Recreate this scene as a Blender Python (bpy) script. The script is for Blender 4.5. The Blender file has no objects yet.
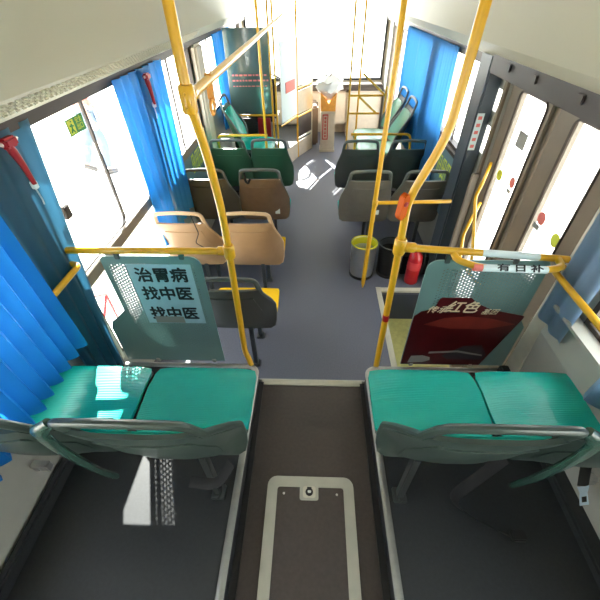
import bpy, bmesh, math, random
from mathutils import Vector, Matrix
random.seed(7)
PI = math.pi
sc = bpy.context.scene
COL = sc.collection

# ---------------------------------------------------------------- materials
def lin(c):
    return tuple(((v/255)/12.92 if v/255 <= .04045 else ((v/255+.055)/1.055)**2.4) for v in c)

def mat(name, rgb, rough=.5, metal=0, noise=.0, nscale=20, bump=0, bscale=200, coat=0, spec=.5, sheen=0):
    m = bpy.data.materials.new(name); m.use_nodes = True
    nt = m.node_tree; b = nt.nodes['Principled BSDF']
    c = lin(rgb)
    b.inputs['Base Color'].default_value = (*c, 1)
    b.inputs['Roughness'].default_value = rough
    b.inputs['Metallic'].default_value = metal
    b.inputs['Specular IOR Level'].default_value = spec
    b.inputs['Coat Weight'].default_value = coat
    b.inputs['Sheen Weight'].default_value = sheen
    tc = nt.nodes.new('ShaderNodeTexCoord')
    if noise:
        n = nt.nodes.new('ShaderNodeTexNoise'); n.inputs['Scale'].default_value = nscale; n.inputs['Detail'].default_value = 4
        r = nt.nodes.new('ShaderNodeValToRGB')
        r.color_ramp.elements[0].position = .3; r.color_ramp.elements[1].position = .7
        r.color_ramp.elements[0].color = (*[v*(1-noise) for v in c], 1)
        r.color_ramp.elements[1].color = (*[min(1, v*(1+noise)) for v in c], 1)
        nt.links.new(tc.outputs['Object'], n.inputs['Vector']); nt.links.new(n.outputs['Fac'], r.inputs['Fac'])
        nt.links.new(r.outputs['Color'], b.inputs['Base Color'])
    if bump:
        n2 = nt.nodes.new('ShaderNodeTexNoise'); n2.inputs['Scale'].default_value = bscale
        bp = nt.nodes.new('ShaderNodeBump'); bp.inputs['Strength'].default_value = bump; bp.inputs['Distance'].default_value = .002
        nt.links.new(tc.outputs['Object'], n2.inputs['Vector']); nt.links.new(n2.outputs['Fac'], bp.inputs['Height'])
        nt.links.new(bp.outputs['Normal'], b.inputs['Normal'])
    return m

def glass(name, rgb=(250, 252, 252), refl=.06):
    m = bpy.data.materials.new(name); m.use_nodes = True
    nt = m.node_tree; nt.nodes.clear()
    o = nt.nodes.new('ShaderNodeOutputMaterial'); t = nt.nodes.new('ShaderNodeBsdfTransparent')
    g = nt.nodes.new('ShaderNodeBsdfGlossy'); mx = nt.nodes.new('ShaderNodeMixShader')
    t.inputs['Color'].default_value = (*lin(rgb), 1); g.inputs['Roughness'].default_value = .02
    mx.inputs['Fac'].default_value = refl
    nt.links.new(t.outputs[0], mx.inputs[1]); nt.links.new(g.outputs[0], mx.inputs[2]); nt.links.new(mx.outputs[0], o.inputs[0])
    return m

def pan_mat(name, rgb, ribs=True):
    m = mat(name, rgb, rough=.27, coat=.15, noise=.05, nscale=5)
    nt = m.node_tree; b = nt.nodes['Principled BSDF']
    if ribs:
        tc = nt.nodes.new('ShaderNodeTexCoord')
        w = nt.nodes.new('ShaderNodeTexWave'); w.bands_direction = 'Y'; w.inputs['Scale'].default_value = 38
        w.inputs['Distortion'].default_value = .8; w.inputs['Detail'].default_value = 0; w.inputs['Detail Scale'].default_value = .3
        bp = nt.nodes.new('ShaderNodeBump'); bp.inputs['Strength'].default_value = .35; bp.inputs['Distance'].default_value = .003
        nt.links.new(tc.outputs['Object'], w.inputs['Vector']); nt.links.new(w.outputs['Fac'], bp.inputs['Height'])
        nt.links.new(bp.outputs['Normal'], b.inputs['Normal'])
    return m

def perforated(name, rgb, x0, x1, z0, z1, pitch=.0175, rad=.0053):
    """painted sheet metal with a staggered grid of round holes inside x0..x1, z0..z1 (object coordinates)"""
    m = mat(name, rgb, rough=.38, noise=.06, nscale=4)
    nt = m.node_tree; b = nt.nodes['Principled BSDF']; N = nt.nodes.new; L = nt.links.new
    out = nt.nodes['Material Output']
    tc = N('ShaderNodeTexCoord'); sp = N('ShaderNodeSeparateXYZ'); L(tc.outputs['Object'], sp.inputs[0])
    def M(op, a, b_=None):
        n = N('ShaderNodeMath'); n.operation = op
        for i, v in enumerate((a, b_)):
            if v is None: continue
            if isinstance(v, (int, float)): n.inputs[i].default_value = v
            else: L(v, n.inputs[i])
        return n.outputs[0]
    def dist(ox):
        fx = M('SUBTRACT', M('FRACT', M('ADD', M('DIVIDE', sp.outputs[0], pitch*1.7), ox+100)), .5)
        fz = M('SUBTRACT', M('FRACT', M('ADD', M('DIVIDE', sp.outputs[2], pitch), ox+100)), .5)
        fx = M('MULTIPLY', fx, pitch*1.7); fz = M('MULTIPLY', fz, pitch)
        return M('SQRT', M('ADD', M('MULTIPLY', fx, fx), M('MULTIPLY', fz, fz)))
    hole = M('LESS_THAN', M('MINIMUM', dist(0), dist(.5)), rad)
    box = M('MULTIPLY', M('MULTIPLY', M('GREATER_THAN', sp.outputs[0], x0), M('LESS_THAN', sp.outputs[0], x1)),
            M('MULTIPLY', M('GREATER_THAN', sp.outputs[2], z0), M('LESS_THAN', sp.outputs[2], z1)))
    t = N('ShaderNodeBsdfTransparent'); mx = N('ShaderNodeMixShader')
    L(M('MULTIPLY', hole, box), mx.inputs[0]); L(b.outputs[0], mx.inputs[1]); L(t.outputs[0], mx.inputs[2]); L(mx.outputs[0], out.inputs[0])
    return m

def cloth(name, rgb, rough, tr):
    m = mat(name, rgb, rough, spec=.6)
    nt = m.node_tree; b = nt.nodes['Principled BSDF']; out = nt.nodes['Material Output']
    t = nt.nodes.new('ShaderNodeBsdfTranslucent'); t.inputs['Color'].default_value = (*lin(rgb), 1)
    mx = nt.nodes.new('ShaderNodeMixShader'); mx.inputs['Fac'].default_value = tr
    nt.links.new(b.outputs[0], mx.inputs[1]); nt.links.new(t.outputs[0], mx.inputs[2]); nt.links.new(mx.outputs[0], out.inputs[0])
    return m

M = dict(
    green=pan_mat('green seat plastic', (12, 174, 158)),
    dkgreen=mat('dark green plastic', (38, 92, 72), .42),
    palegreen=pan_mat('pale green plastic', (120, 178, 150), False),
    yellowpan=pan_mat('yellow seat plastic', (232, 186, 30)),
    shell=mat('grey green shell', (60, 74, 68), .33, noise=.06, nscale=8),
    shell_dk=mat('charcoal shell', (70, 70, 66), .45),
    shell_tp=mat('taupe shell', (106, 102, 93), .45, noise=.06),
    shell_br=mat('brown shell', (104, 86, 70), .45, noise=.08),
    shell_tan=mat('tan shell', (160, 128, 96), .45, noise=.07, nscale=9),
    shell_gn=mat('green shell', (56, 92, 68), .42),
    rim=mat('grey rim', (98, 104, 98), .35),
    rim_dk=mat('dark grey rim', (88, 94, 92), .35),
    rim_tan=mat('tan rim', (190, 160, 126), .4),
    black=mat('black rubber', (24, 24, 24), .6),
    strap=mat('black webbing', (22, 23, 25), .8, bump=.3),
    steel=mat('brushed steel', (222, 222, 220), .36, 1),
    steel_dk=mat('dark steel', (95, 100, 100), .4, .8),
    alu=mat('aluminium trim', (168, 168, 162), .38, .75, noise=.08, nscale=30),
    floor=mat('speckled blue grey vinyl', (92, 95, 107), .5, noise=.13, nscale=110, bump=.1),
    aisle=mat('brown black vinyl', (66, 58, 54), .5, noise=.14, nscale=60, bump=.1),
    plat=mat('charcoal vinyl', (36, 39, 41), .55, noise=.14, nscale=80, bump=.1),
    wellfloor=mat('yellow green step vinyl', (196, 192, 118), .55, noise=.1, nscale=30),
    riser=mat('blue grey riser', (66, 72, 86), .6),
    cream=mat('cream trim', (198, 194, 176), .5, noise=.05),
    wall=mat('grey wall panel', (164, 164, 154), .55, noise=.05, nscale=6),
    wallteal=mat('teal grey wall film', (98, 124, 130), .5),
    duct=mat('warm grey ceiling panel', (176, 172, 152), .5),
    ceil=mat('off white ceiling', (214, 212, 202), .6),
    brown=mat('brown grey door frame', (118, 106, 90), .42, noise=.08, nscale=6),
    dkbrown=mat('dark brown header', (60, 50, 42), .5),
    postblue=mat('dark blue grey post', (62, 72, 80), .35),
    beige=mat('beige panel', (190, 178, 160), .5, noise=.05),
    yellow=mat('yellow powder coat', (222, 168, 32), .3, coat=.3, noise=.05, nscale=15),
    blue=cloth('bright blue satin', (46, 138, 200), .22, .30),
    blue_r=cloth('mid blue satin', (84, 160, 212), .3, .45),
    blue_b=cloth('teal blue satin', (56, 112, 138), .45, .22),
    blue_c=cloth('slate blue satin', (140, 164, 186), .5, .3),
    white=mat('white paper', (214, 228, 228), .6),
    ink=mat('black ink', (18, 22, 24), .6),
    paperblue=mat('pale aqua paper', (160, 194, 204), .45, noise=.05),
    red=mat('red paint', (178, 22, 28), .3, coat=.3),
    redplastic=mat('red plastic', (150, 14, 26), .35),
    adred=mat('dark red print', (74, 12, 18), .35, noise=.35, nscale=6),
    adred2=mat('brown red print', (120, 42, 34), .35, noise=.2, nscale=9),
    adgrey=mat('charcoal print', (52, 46, 50), .35, noise=.2, nscale=12),
    adgold=mat('pale gold print', (226, 206, 170), .5),
    labelred=mat('faded red label', (206, 64, 66), .45), tongue=mat('metal with painted reflection', (196, 218, 236), .3, .3),  # tongue's bluish white is the window's reflection put into the base colour
    arm=mat('glossy dark green arm', (46, 76, 66), .25, coat=.3),
    header=mat('near black brown header', (40, 33, 27), .45, noise=.2, nscale=9),
    orange=mat('orange plastic', (200, 86, 0), .6, spec=.2),
    amber=mat('amber wood', (226, 158, 70), .5, noise=.1),
    pink=mat('pink print', (226, 120, 110), .6),
    signgreen=mat('green exit film', (54, 140, 70), .5),
    signyel=mat('lime film', (206, 214, 70), .5),
    gfilm=mat('grey film', (140, 140, 134), .5),
    bag=mat('white plastic bag', (236, 238, 240), .35),
    liner=mat('yellow bin bag', (206, 200, 40), .45),
    darkglass=mat('smoked partition glass', (74, 94, 86), .12, coat=.5),
    ground=mat('pale concrete paving', (215, 213, 208), .8, noise=.04, nscale=2),
    glass=glass('clear window glass'),
    skin=mat('skin', (190, 140, 112), .55), hair=mat('black hair', (22, 18, 16), .5),
    denim=mat('washed denim', (92, 106, 122), .8, noise=.1), shirt=mat('coral shirt', (176, 90, 72), .8),
    shoe=mat('grey shoes', (96, 92, 90), .7),
)

# ---------------------------------------------------------------- helpers
def obj(name, bm, m, parent=None, smooth=False, loc=None, rot=None, mods=()):
    me = bpy.data.meshes.new(name)
    bmesh.ops.recalc_face_normals(bm, faces=bm.faces)
    bm.to_mesh(me); bm.free()
    if isinstance(m, (list, tuple)):
        for q in m: me.materials.append(q)
    else: me.materials.append(m)
    if smooth:
        for p in me.polygons: p.use_smooth = True
        me.set_sharp_from_angle(angle=math.radians(40))
    o = bpy.data.objects.new(name, me); COL.objects.link(o)
    if parent: o.parent = parent
    if loc: o.location = loc
    if rot: o.rotation_euler = rot
    return o

def tag(o, label=None, cat=None, group=None, kind=None):
    if label: o['label'] = label
    if cat: o['category'] = cat
    if group: o['group'] = group
    if kind: o['kind'] = kind
    return o

def thing(name, label, cat, loc=(0, 0, 0), rotz=0, group=None):
    o = bpy.data.objects.new(name, None); COL.objects.link(o); o.empty_display_size = .1
    o.location = loc; o.rotation_euler = (0, 0, rotz)
    return tag(o, label, cat, group)

def struct(name, bm, m, **k):
    o = obj(name, bm, m, **k)
    if not k.get('parent'): o['kind'] = 'structure'
    return o

def B(): return bmesh.new()

def box(bm, x0, x1, y0, y1, z0, z1, bev=0, mi=0, mtx=None):
    r = bmesh.ops.create_cube(bm, size=1)
    vs = r['verts']
    for v in vs:
        v.co = Vector(((x0+x1)/2+v.co.x*(x1-x0), (y0+y1)/2+v.co.y*(y1-y0), (z0+z1)/2+v.co.z*(z1-z0)))
        if mtx: v.co = mtx @ v.co
    fs = set(f for v in vs for f in v.link_faces)
    for f in fs: f.material_index = mi
    if bev:
        es = list(set(e for v in vs for e in v.link_edges))
        bmesh.ops.bevel(bm, geom=es, offset=bev, segments=2, affect='EDGES', clamp_overlap=True)
    return bm

def bbox(*a, **k): return box(B(), *a, **k)

def tube(bm, pts, r, seg=12, closed=False, ry=None, cap=True, mi=0, up=None):
    """swept tube; r may be a list. ry flattens the section along the local second axis"""
    pts = [Vector(p) for p in pts]; n = len(pts); rings = []
    prev = None
    for i, p in enumerate(pts):
        if closed: t = (pts[(i+1) % n]-pts[i-1]).normalized()
        else: t = (pts[min(i+1, n-1)]-pts[max(i-1, 0)]).normalized()
        if prev is None:
            a = Vector(up) if up else (Vector((0, 0, 1)) if abs(t.z) < .9 else Vector((0, 1, 0)))
        else: a = prev
        u = (a-t*a.dot(t)).normalized(); w = t.cross(u); prev = u
        rr = r[i] if isinstance(r, (list, tuple)) else r
        rw = rr if ry is None else ry
        rings.append([bm.verts.new(p+u*math.cos(2*PI*k/seg)*rr+w*math.sin(2*PI*k/seg)*rw) for k in range(seg)])
    m = n if closed else n-1
    for i in range(m):
        a, b = rings[i], rings[(i+1) % n]
        for k in range(seg):
            f = bm.faces.new((a[k], a[(k+1) % seg], b[(k+1) % seg], b[k])); f.material_index = mi
    if cap and not closed:
        for rg in (rings[0][::-1], rings[-1]):
            f = bm.faces.new(rg); f.material_index = mi
    return bm

def smoothpath(pts, rad=.05, k=5):
    """round the corners of a polyline"""
    pts = [Vector(p) for p in pts]; out = [pts[0]]
    for i in range(1, len(pts)-1):
        a, p, b = pts[i-1], pts[i], pts[i+1]
        d1 = (a-p); d2 = (b-p); r = min(rad, d1.length*.45, d2.length*.45)
        s = p+d1.normalized()*r; e = p+d2.normalized()*r
        for j in range(k+1):
            t = j/k; out.append(s*(1-t)**2+p*2*t*(1-t)+e*t*t)
    out.append(pts[-1]); return out

def lathe(bm, prof, seg=28, mi=0, c=(0, 0, 0)):
    rings = []
    for r, z in prof:
        rings.append([bm.verts.new((c[0]+r*math.cos(2*PI*k/seg), c[1]+r*math.sin(2*PI*k/seg), c[2]+z)) for k in range(seg)] if r > 1e-5
                     else [bm.verts.new((c[0], c[1], c[2]+z))])
    for a, b in zip(rings, rings[1:]):
        for k in range(seg):
            k2 = (k+1) % seg
            if len(a) == 1 and len(b) == 1: continue
            if len(a) == 1: f = bm.faces.new((a[0], b[k], b[k2]))
            elif len(b) == 1: f = bm.faces.new((a[k], a[k2], b[0]))
            else: f = bm.faces.new((a[k], a[k2], b[k2], b[k]))
            f.material_index = mi
    return bm

def prism(bm, poly, y0, y1, axis='y', mi=0):
    """extrude a polygon; axis y: poly is (x, z); axis z: poly is (x, y); axis x: poly is (y, z)"""
    def P(p, d):
        return (p[0], d, p[1]) if axis == 'y' else ((p[0], p[1], d) if axis == 'z' else (d, p[0], p[1]))
    a = [bm.verts.new(P(p, y0)) for p in poly]; b = [bm.verts.new(P(p, y1)) for p in poly]
    n = len(poly)
    fs = [bm.faces.new(a), bm.faces.new(b[::-1])]
    for i in range(n): fs.append(bm.faces.new((a[i], b[i], b[(i+1) % n], a[(i+1) % n])))
    for f in fs: f.material_index = mi
    return bm

def rrect(x0, x1, z0, z1, r=.03, k=5, rs=None):
    rs = rs or (r, r, r, r); out = []
    for (cx, cz, a0), r in zip(((x1, z1, 0), (x0, z1, 90), (x0, z0, 180), (x1, z0, 270)), rs):
        sx = -1 if cx == x1 else 1; sz = -1 if cz == z1 else 1
        if r <= 0: out.append((cx, cz)); continue
        for j in range(k+1):
            a = math.radians(a0+90*j/k); out.append((cx+sx*r+r*math.cos(a), cz+sz*r+r*math.sin(a)))
    return out

def grid(bm, rows, thick=0, flip=False, mi=0):
    """rows: list of equal-length lists of points"""
    vs = [[bm.verts.new(p) for p in r] for r in rows]; fs = []
    for a, b in zip(vs, vs[1:]):
        for k in range(len(a)-1):
            f = bm.faces.new((a[k], a[k+1], b[k+1], b[k])); f.material_index = mi; fs.append(f)
    if thick:
        bmesh.ops.recalc_face_normals(bm, faces=fs)
        bmesh.ops.solidify(bm, geom=fs, thickness=thick)
    return bm

def text(s, size, m, name, parent, loc, rot, thick=.0008, shear=0, bold=0, sx=1):
    cu = bpy.data.curves.new('lettering', 'FONT'); cu.body = s; cu.size = size; cu.extrude = thick
    cu.align_x = 'CENTER'; cu.align_y = 'CENTER'; cu.shear = shear; cu.resolution_u = 2
    t = bpy.data.objects.new('lettering', cu); COL.objects.link(t)
    dg = bpy.context.evaluated_depsgraph_get(); dg.update()
    me = bpy.data.meshes.new_from_object(t.evaluated_get(dg)); bpy.data.objects.remove(t)
    for v in me.vertices: v.co.x *= sx
    if bold:                                   # heavier strokes: the letter shapes overlaid at small offsets
        bm = bmesh.new(); bm.from_mesh(me); base = bm.verts[:]+bm.edges[:]+bm.faces[:]
        for k, (dx, dy) in enumerate(((bold, 0), (-bold, 0), (0, bold), (0, -bold))):
            r = bmesh.ops.duplicate(bm, geom=base)
            for v in [g for g in r['geom'] if isinstance(g, bmesh.types.BMVert)]: v.co += Vector((dx, dy, .00005*(k+1)))
        bm.to_mesh(me); bm.free()
    me.materials.clear(); me.materials.append(m)
    o = bpy.data.objects.new(name, me); COL.objects.link(o); o.parent = parent
    o.location = loc; o.rotation_euler = rot
    return o

def interp(tab, t):
    if t <= tab[0][0]: return tab[0][1]
    for (a, va), (b, vb) in zip(tab, tab[1:]):
        if t <= b:
            s = (t-a)/(b-a); s = s*s*(3-2*s)*.5+s*.5; return va+(vb-va)*s
    return tab[-1][1]

# ---------------------------------------------------------------- the setting: bus body
YB, YF = -1.6, 7.3
WX = 1.2
# floor levels
fl = B()
box(fl, -WX, .6, 1.31, YF, -.06, 0)
box(fl, .6, WX, 2.53, 5.75, -.06, 0)
box(fl, .6, WX, 1.31, 1.42, -.06, 0)
struct('floor', fl, M['floor'])
ra = B(); box(ra, -.36, .36, YB, 1.31, .05, .25); struct('floor', ra, M['aisle'])
w = B(); box(w, .6, 1.24, 1.40, 2.55, -.44, -.38); struct('floor', w, M['wellfloor'])
w = B()
box(w, .58, .60, 1.40, 2.55, -.40, -.062); box(w, .6, 1.24, 2.53, 2.55, -.38, -.062); box(w, .6, 1.24, 1.40, 1.42, -.38, -.062)
struct('trim_1', w, M['riser'])
w = B()
for i in range(3): box(w, .595+i*.013, .604+i*.013, 1.42, 2.53+.004*i, .0, .006+.002*(i % 2))
for i in range(3): box(w, .595, 1.16, 2.515+i*.013, 2.524+i*.013, .0, .006+.002*(i % 2))
box(w, .59, .634, 1.42, 2.56, -.02, .003); box(w, .59, 1.16, 2.51, 2.556, -.02, .003)
struct('trim_2', w, M['cream'])
# second step well for the front door
w = B(); box(w, .6, 1.24, 5.75, 6.9, -.3, -.25); struct('floor', w, M['aisle'])
w = B(); box(w, .58, .60, 5.75, 6.9, -.3, 0.0); box(w, .6, 1.24, 5.73, 5.75, -.25, -.062); struct('trim_3', w, M['cream'])

# raised platforms with rounded inner corner
def platform(s, n):
    poly = [(s*WX, YB), (s*.345, YB), (s*.325, 1.28)]
    for j in range(6):
        a = PI/2*j/5; poly.append((s*(.325+.05-.05*math.cos(a)), 1.28+.05*math.sin(a)))
    poly += [(s*WX, 1.33)]
    p = B(); prism(p, poly, .05, .385, 'z'); struct('floor', p, M['plat'])
    # dark riser skirt and the aluminium edging that follows it
    e = B(); pts = [(s*.352, YB, .391), (s*.334, 1.27, .391)]
    for j in range(6):
        a = PI/2*j/5; pts.append((s*(.334+.05-.05*math.cos(a)), 1.27+.05*math.sin(a), .391))
    pts.append((s*1.15, 1.322, .391))
    tube(e, pts, .006, 8, ry=.017)
    for k in range(16):
        t = k/15; y = YB+.2+(1.2-YB-.2)*t; x = .352-(y-YB)/(1.27-YB)*.018
        lathe(e, [(0, .011), (.0045, .010), (.006, .004)], 8, c=(s*x, y, .388))
    struct('trim_%d' % n, e, M['alu'], smooth=True)
    b = B(); box(b, min(s*.300, s*.345), max(s*.300, s*.345), YB, 1.30, .25, .262); struct('baseboard_%s' % ('left' if s < 0 else 'right'), b, M['black'])
platform(-1, 4); platform(1, 5)
# ribbed nosing at the edge of the rear aisle
w = B(); box(w, -.315, .315, 1.285, 1.325, .235, .256)
for i in range(4): box(w, -.315, .315, 1.286+i*.010, 1.291+i*.010, .256, .260)
struct('trim_6', w, M['cream'])
w = B(); box(w, -.34, .34, 1.325, 1.335, 0, .25); struct('trim_7', w, M['alu'])
# front wheel pods
w = B(); box(w, -WX, -.62, 4.15, 5.28, 0.0, .21, .02); box(w, .62, WX, 4.15, 5.5, 0.0, .21, .02); struct('trim_8', w, M['plat'])

# side walls: built round their openings; the outer skin is .06 thick
def wall(side, spans, opens, m):
    s = -1 if side == 'left' else 1
    x0, x1 = sorted((s*WX, s*(WX+.05)))
    b = B()
    ys = sorted(set([YB, YF]+[v for o in opens for v in o[:2]]))
    for a, c in zip(ys, ys[1:]):
        hol = sorted([(o[2], o[3]) for o in opens if o[0] <= a+1e-6 and o[1] >= c-1e-6])
        z = -.42
        for h0, h1 in hol:
            if h0 > z: box(b, x0, x1, a, c, z, h0)
            z = h1
        box(b, x0, x1, a, c, z, 2.3)
    struct('wall_'+side, b, m)
LW = [(-1.3, 1.12, .98, 1.72), (1.38, 2.55, 1.0, 1.72), (1.38, 2.55, .42, .96), (2.78, 3.98, 1.0, 1.72), (4.25, 5.35, 1.0, 1.72), (5.6, 6.9, .9, 1.72)]
RW = [(-1.3, 1.12, 1.0, 1.72), (2.86, 4.0, 1.06, 1.72), (4.2, 5.45, 1.06, 1.72)]
DW = [(1.37, 2.53, -.38, 1.70), (2.60, 2.77, 1.20, 1.38), (2.60, 2.77, 1.47, 1.60), (5.75, 6.9, -.25, 1.75)]
wall('left', None, LW, M['wall']); wall('right', None, RW+DW, M['wall'])
nwin = 0
def window(s, y0, y1, z0, z1, bar=None):
    global nwin; nwin += 1
    xa, xb = sorted((s*(WX-.012), s*(WX+.05)))
    b = B(); f = .022
    box(b, xa, xb, y0-.005, y1+.005, z0-.005, z0+f); box(b, xa, xb, y0-.005, y1+.005, z1-f, z1+.005)
    box(b, xa, xb, y0-.005, y0+f, z0+f, z1-f); box(b, xa, xb, y1-f, y1+.005, z0+f, z1-f)
    if bar: box(b, *sorted((s*(WX+.012), s*(WX+.026))), bar-.009, bar+.009, z0+f, z1-f)
    w = struct('window_%d' % nwin, b, M['dkbrown'])
    g = bbox(*sorted((s*(WX+.02), s*(WX+.026))), y0+f, y1-f, z0+f, z1-f)
    obj('pane', g, M['glass'], w)
    return w
bars = [.1, 2.01, None, 3.4, 4.8, None]
wl = [window(-1, *o, bar=bars[i]) for i, o in enumerate(LW)]
wr = [window(1, *o, bar=[.1, 3.32, 4.8][i]) for i, o in enumerate(RW)]
# exit film on the second left window
e = obj('exit_sticker', bbox(-1.174, -1.173, 1.752, 1.905, 1.588, 1.662), M['signgreen'], wl[1])
obj('exit_pictogram', bbox(-1.1725, -1.172, 1.760, 1.815, 1.594, 1.656), M['signyel'], wl[1])
rn = B()
for a, c in (((1.789, 1.640), (1.785, 1.618)), ((1.785, 1.618), (1.798, 1.600)), ((1.785, 1.618), (1.772, 1.602)), ((1.773, 1.633), (1.802, 1.628))):
    tube(rn, [(-1.171, *a), (-1.171, *c)], .0035, 6)
lathe(rn, [(0, .004), (.005, 0), (0, -.004)], 8, c=(-1.171, 1.791, 1.649))
obj('running_figure', rn, M['signgreen'], wl[1])
text('安全\n出口', .030, M['signyel'], 'exit_lettering', wl[1], (-1.1722, 1.860, 1.626), (PI/2, 0, PI/2))
lt = B(); box(lt, -1.188, -1.165, 1.47, 1.515, 1.30, 1.365, .004); obj('window_latch', lt, M['dkbrown'], wl[1])

# header strips, sills, pillar covers
b = B(); box(b, -1.19, -1.15, YB, YF, 1.72, 1.79); struct('trim_9', b, M['dkbrown'])
b = B(); box(b, 1.15, 1.19, 2.6, YF, 1.70, 1.79); box(b, 1.15, 1.19, YB, 1.36, 1.72, 1.79); struct('trim_10', b, M['dkbrown'])
b = B(); box(b, -1.187, -1.165, 1.376, 4.1, .945, 1.018, .004); box(b, -1.187, -1.16, YB, 1.2, .95, .98, .004); struct('trim_11', b, M['brown'])
b = B(); box(b, 1.16, 1.187, 2.80, 5.6, 1.02, 1.055, .004); struct('trim_12', b, M['dkbrown'])
b = B(); box(b, -1.188, -1.170, 1.345, 1.375, .40, 1.72, .003); struct('trim_13', b, M['cream'])
b = B(); box(b, -1.188, -1.12, 4.0, 4.24, .45, 1.72, .02); struct('trim_14', b, M['beige'])
b = B(); box(b, -1.19, -1.15, YB, 1.33, .385, .46, .01); struct('baseboard_left.001', b, M['plat'])
b = B(); box(b, 1.10, 1.19, YB, 1.33, .385, .44, .01); struct('baseboard_right.001', b, M['plat'])
# near right side lining: sill, lower wall, cream door side trim
b = B(); prism(b, [(1.19, .44), (1.165, .44), (1.135, .82), (1.165, .97), (1.12, .985), (1.12, 1.0), (1.19, 1.0)], YB, 1.24); struct('trim_15', b, M['wall'])
b = B(); box(b, 1.15, 1.19, 1.24, 1.35, .387, 1.72, .005); struct('trim_16', b, M['cream'])
# film with yellow lettering strokes under the front windows
def strokes(bm, s, y0, y1, z0, z1, x, seed):
    rnd = random.Random(seed); n = 4; wd = (y1-y0)/n
    for i in range(n):
        a = y0+i*wd+.012; c = y0+(i+1)*wd-.012
        for z in (z0+.02, (z0+z1)/2, z1-.02): box(bm, *sorted((x, x-s*.002)), a, c-rnd.random()*.03, z, z+.014)
        for y in (a+.005, (a+c)/2, c-.014): box(bm, *sorted((x, x-s*.0022)), y, y+.014, z0+rnd.random()*.04, z1-rnd.random()*.03)
film = struct('trim_17', bbox(1.172, 1.19, 2.86, 4.1, .50, 1.02), M['wallteal'])
yl = B(); strokes(yl, 1, 2.9, 3.4, .76, .95, 1.171, 3); obj('yellow_lettering', yl, M['signyel'], film)
film = struct('trim_18', bbox(-1.19, -1.172, 2.6, 4.0, .45, .963), M['wallteal'])
yl = B(); strokes(yl, -1, 3.35, 3.85, .74, .93, -1.171, 5); obj('yellow_lettering', yl, M['signyel'], film)

# far door post with its sticker and the slits of light beside it
post = B(); box(post, 1.09, 1.19, 2.64, 2.80, 0.0, 1.79, .012); box(post, 1.10, 1.19, 2.80, 2.86, 0, 1.79, .01)
post = struct('trim_19', post, M['postblue'])
obj('notice_strip', bbox(1.098, 1.145, 2.637, 2.6385, 1.22, 1.46), M['white'], post)
ns = B()
for i in range(5): box(ns, 1.108, 1.134, 2.6355, 2.6365, 1.237+i*.046, 1.258+i*.046)
obj('notice_print', ns, M['pink'], post)
b = B(); box(b, 1.181, 1.199, 2.53, 2.573, .0, 1.69, .003); box(b, 1.13, 1.18, 2.50, 2.53, .0, 1.10, .006); struct('trim_20', b, M['brown'])
b = B(); box(b, 1.08, 1.20, 1.30, 2.62, 1.695, 1.85, .01)
for y in (1.62, 2.02, 2.33): box(b, 1.07, 1.08, y, y+.05, 1.74, 1.78, .004)
struct('trim_21', b, M['header'])

# folding door leaves
def door(n, y0, y1, ga, gb, x=1.215, z0=-.36, z1=1.69, gz0=.12):
    b = B(); X0, X1 = x, x+.035
    box(b, X0, X1, y0, ga, z0, z1, .004); box(b, X0, X1, gb, y1, z0, z1, .004)
    box(b, X0, X1, ga, gb, z0, gz0, .004); box(b, X0, X1, ga, gb, 1.635, z1, .004)
    for y in (y0+.02,): box(b, X0-.02, X0, y, y+.03, z0, z1-.03, .005)
    d = struct('door_%d' % n, b, M['brown'])
    g = B(); prism(g, rrect(ga, gb, gz0, 1.635, .0), X0+.014, X0+.02, 'x'); obj('pane', g, M['glass'], d)
    fr = B(); o_ = rrect(ga-.012, gb+.012, gz0-.012, 1.647, .04); 
    tube(fr, [(X0-.002, p[0], p[1]) for p in o_], .007, 6, closed=True); obj('gasket', fr, M['dkbrown'], d, smooth=True)
    return d
d1 = door(1, 1.98, 2.525, 2.085, 2.385); d2 = door(2, 1.375, 1.965, 1.535, 1.80, gz0=.85)
def disc(y, z, r, m, nm, par, x=1.2265):
    b = B(); prism(b, [(y+r*math.cos(a*PI/10), z+r*math.sin(a*PI/10)) for a in range(20)], x-.001, x, 'x'); return obj(nm, b, m, par)
obj('grey_film', bbox(1.2255, 1.2265, 2.17, 2.28, 1.37, 1.46), M['gfilm'], d1)
disc(2.325, 1.165, .036, M['signyel'], 'lime_sticker', d1); disc(2.15, 1.19, .034, M['pink'], 'pink_sticker', d1)
obj('grey_film', bbox(1.2255, 1.2265, 2.13, 2.18, 1.12, 1.145), M['gfilm'], d1)
disc(1.745, 1.165, .036, M['pink'], 'pink_sticker', d2); disc(1.575, 1.135, .036, M['signyel'], 'lime_sticker', d2)
obj('grey_film', bbox(1.2255, 1.2265, 1.73, 1.79, 1.095, 1.125), M['gfilm'], d2)
for P_ in ([(1.20, 2.44, 1.20), (1.09, 2.24, 1.145), (1.09, 2.27, 1.04), (1.09, 2.06, .76), (1.09, 1.98, .60), (1.20, 1.99, .5)], [(1.20, 2.40, .93), (1.10, 2.25, .862), (1.10, 2.28, .74), (1.10, 2.20, .55), (1.20, 2.2, .45)]):
    h = B(); d = d1
    tube(h, smoothpath(P_, .03), .011, 10); obj('door_handle', h, M['yellow'], d, smooth=True)
d3 = door(3, 5.76, 6.32, 5.84, 6.24, z0=-.24, z1=1.74, gz0=.1); d4 = door(4, 6.33, 6.89, 6.41, 6.81, z0=-.24, z1=1.74, gz0=.1)

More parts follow.
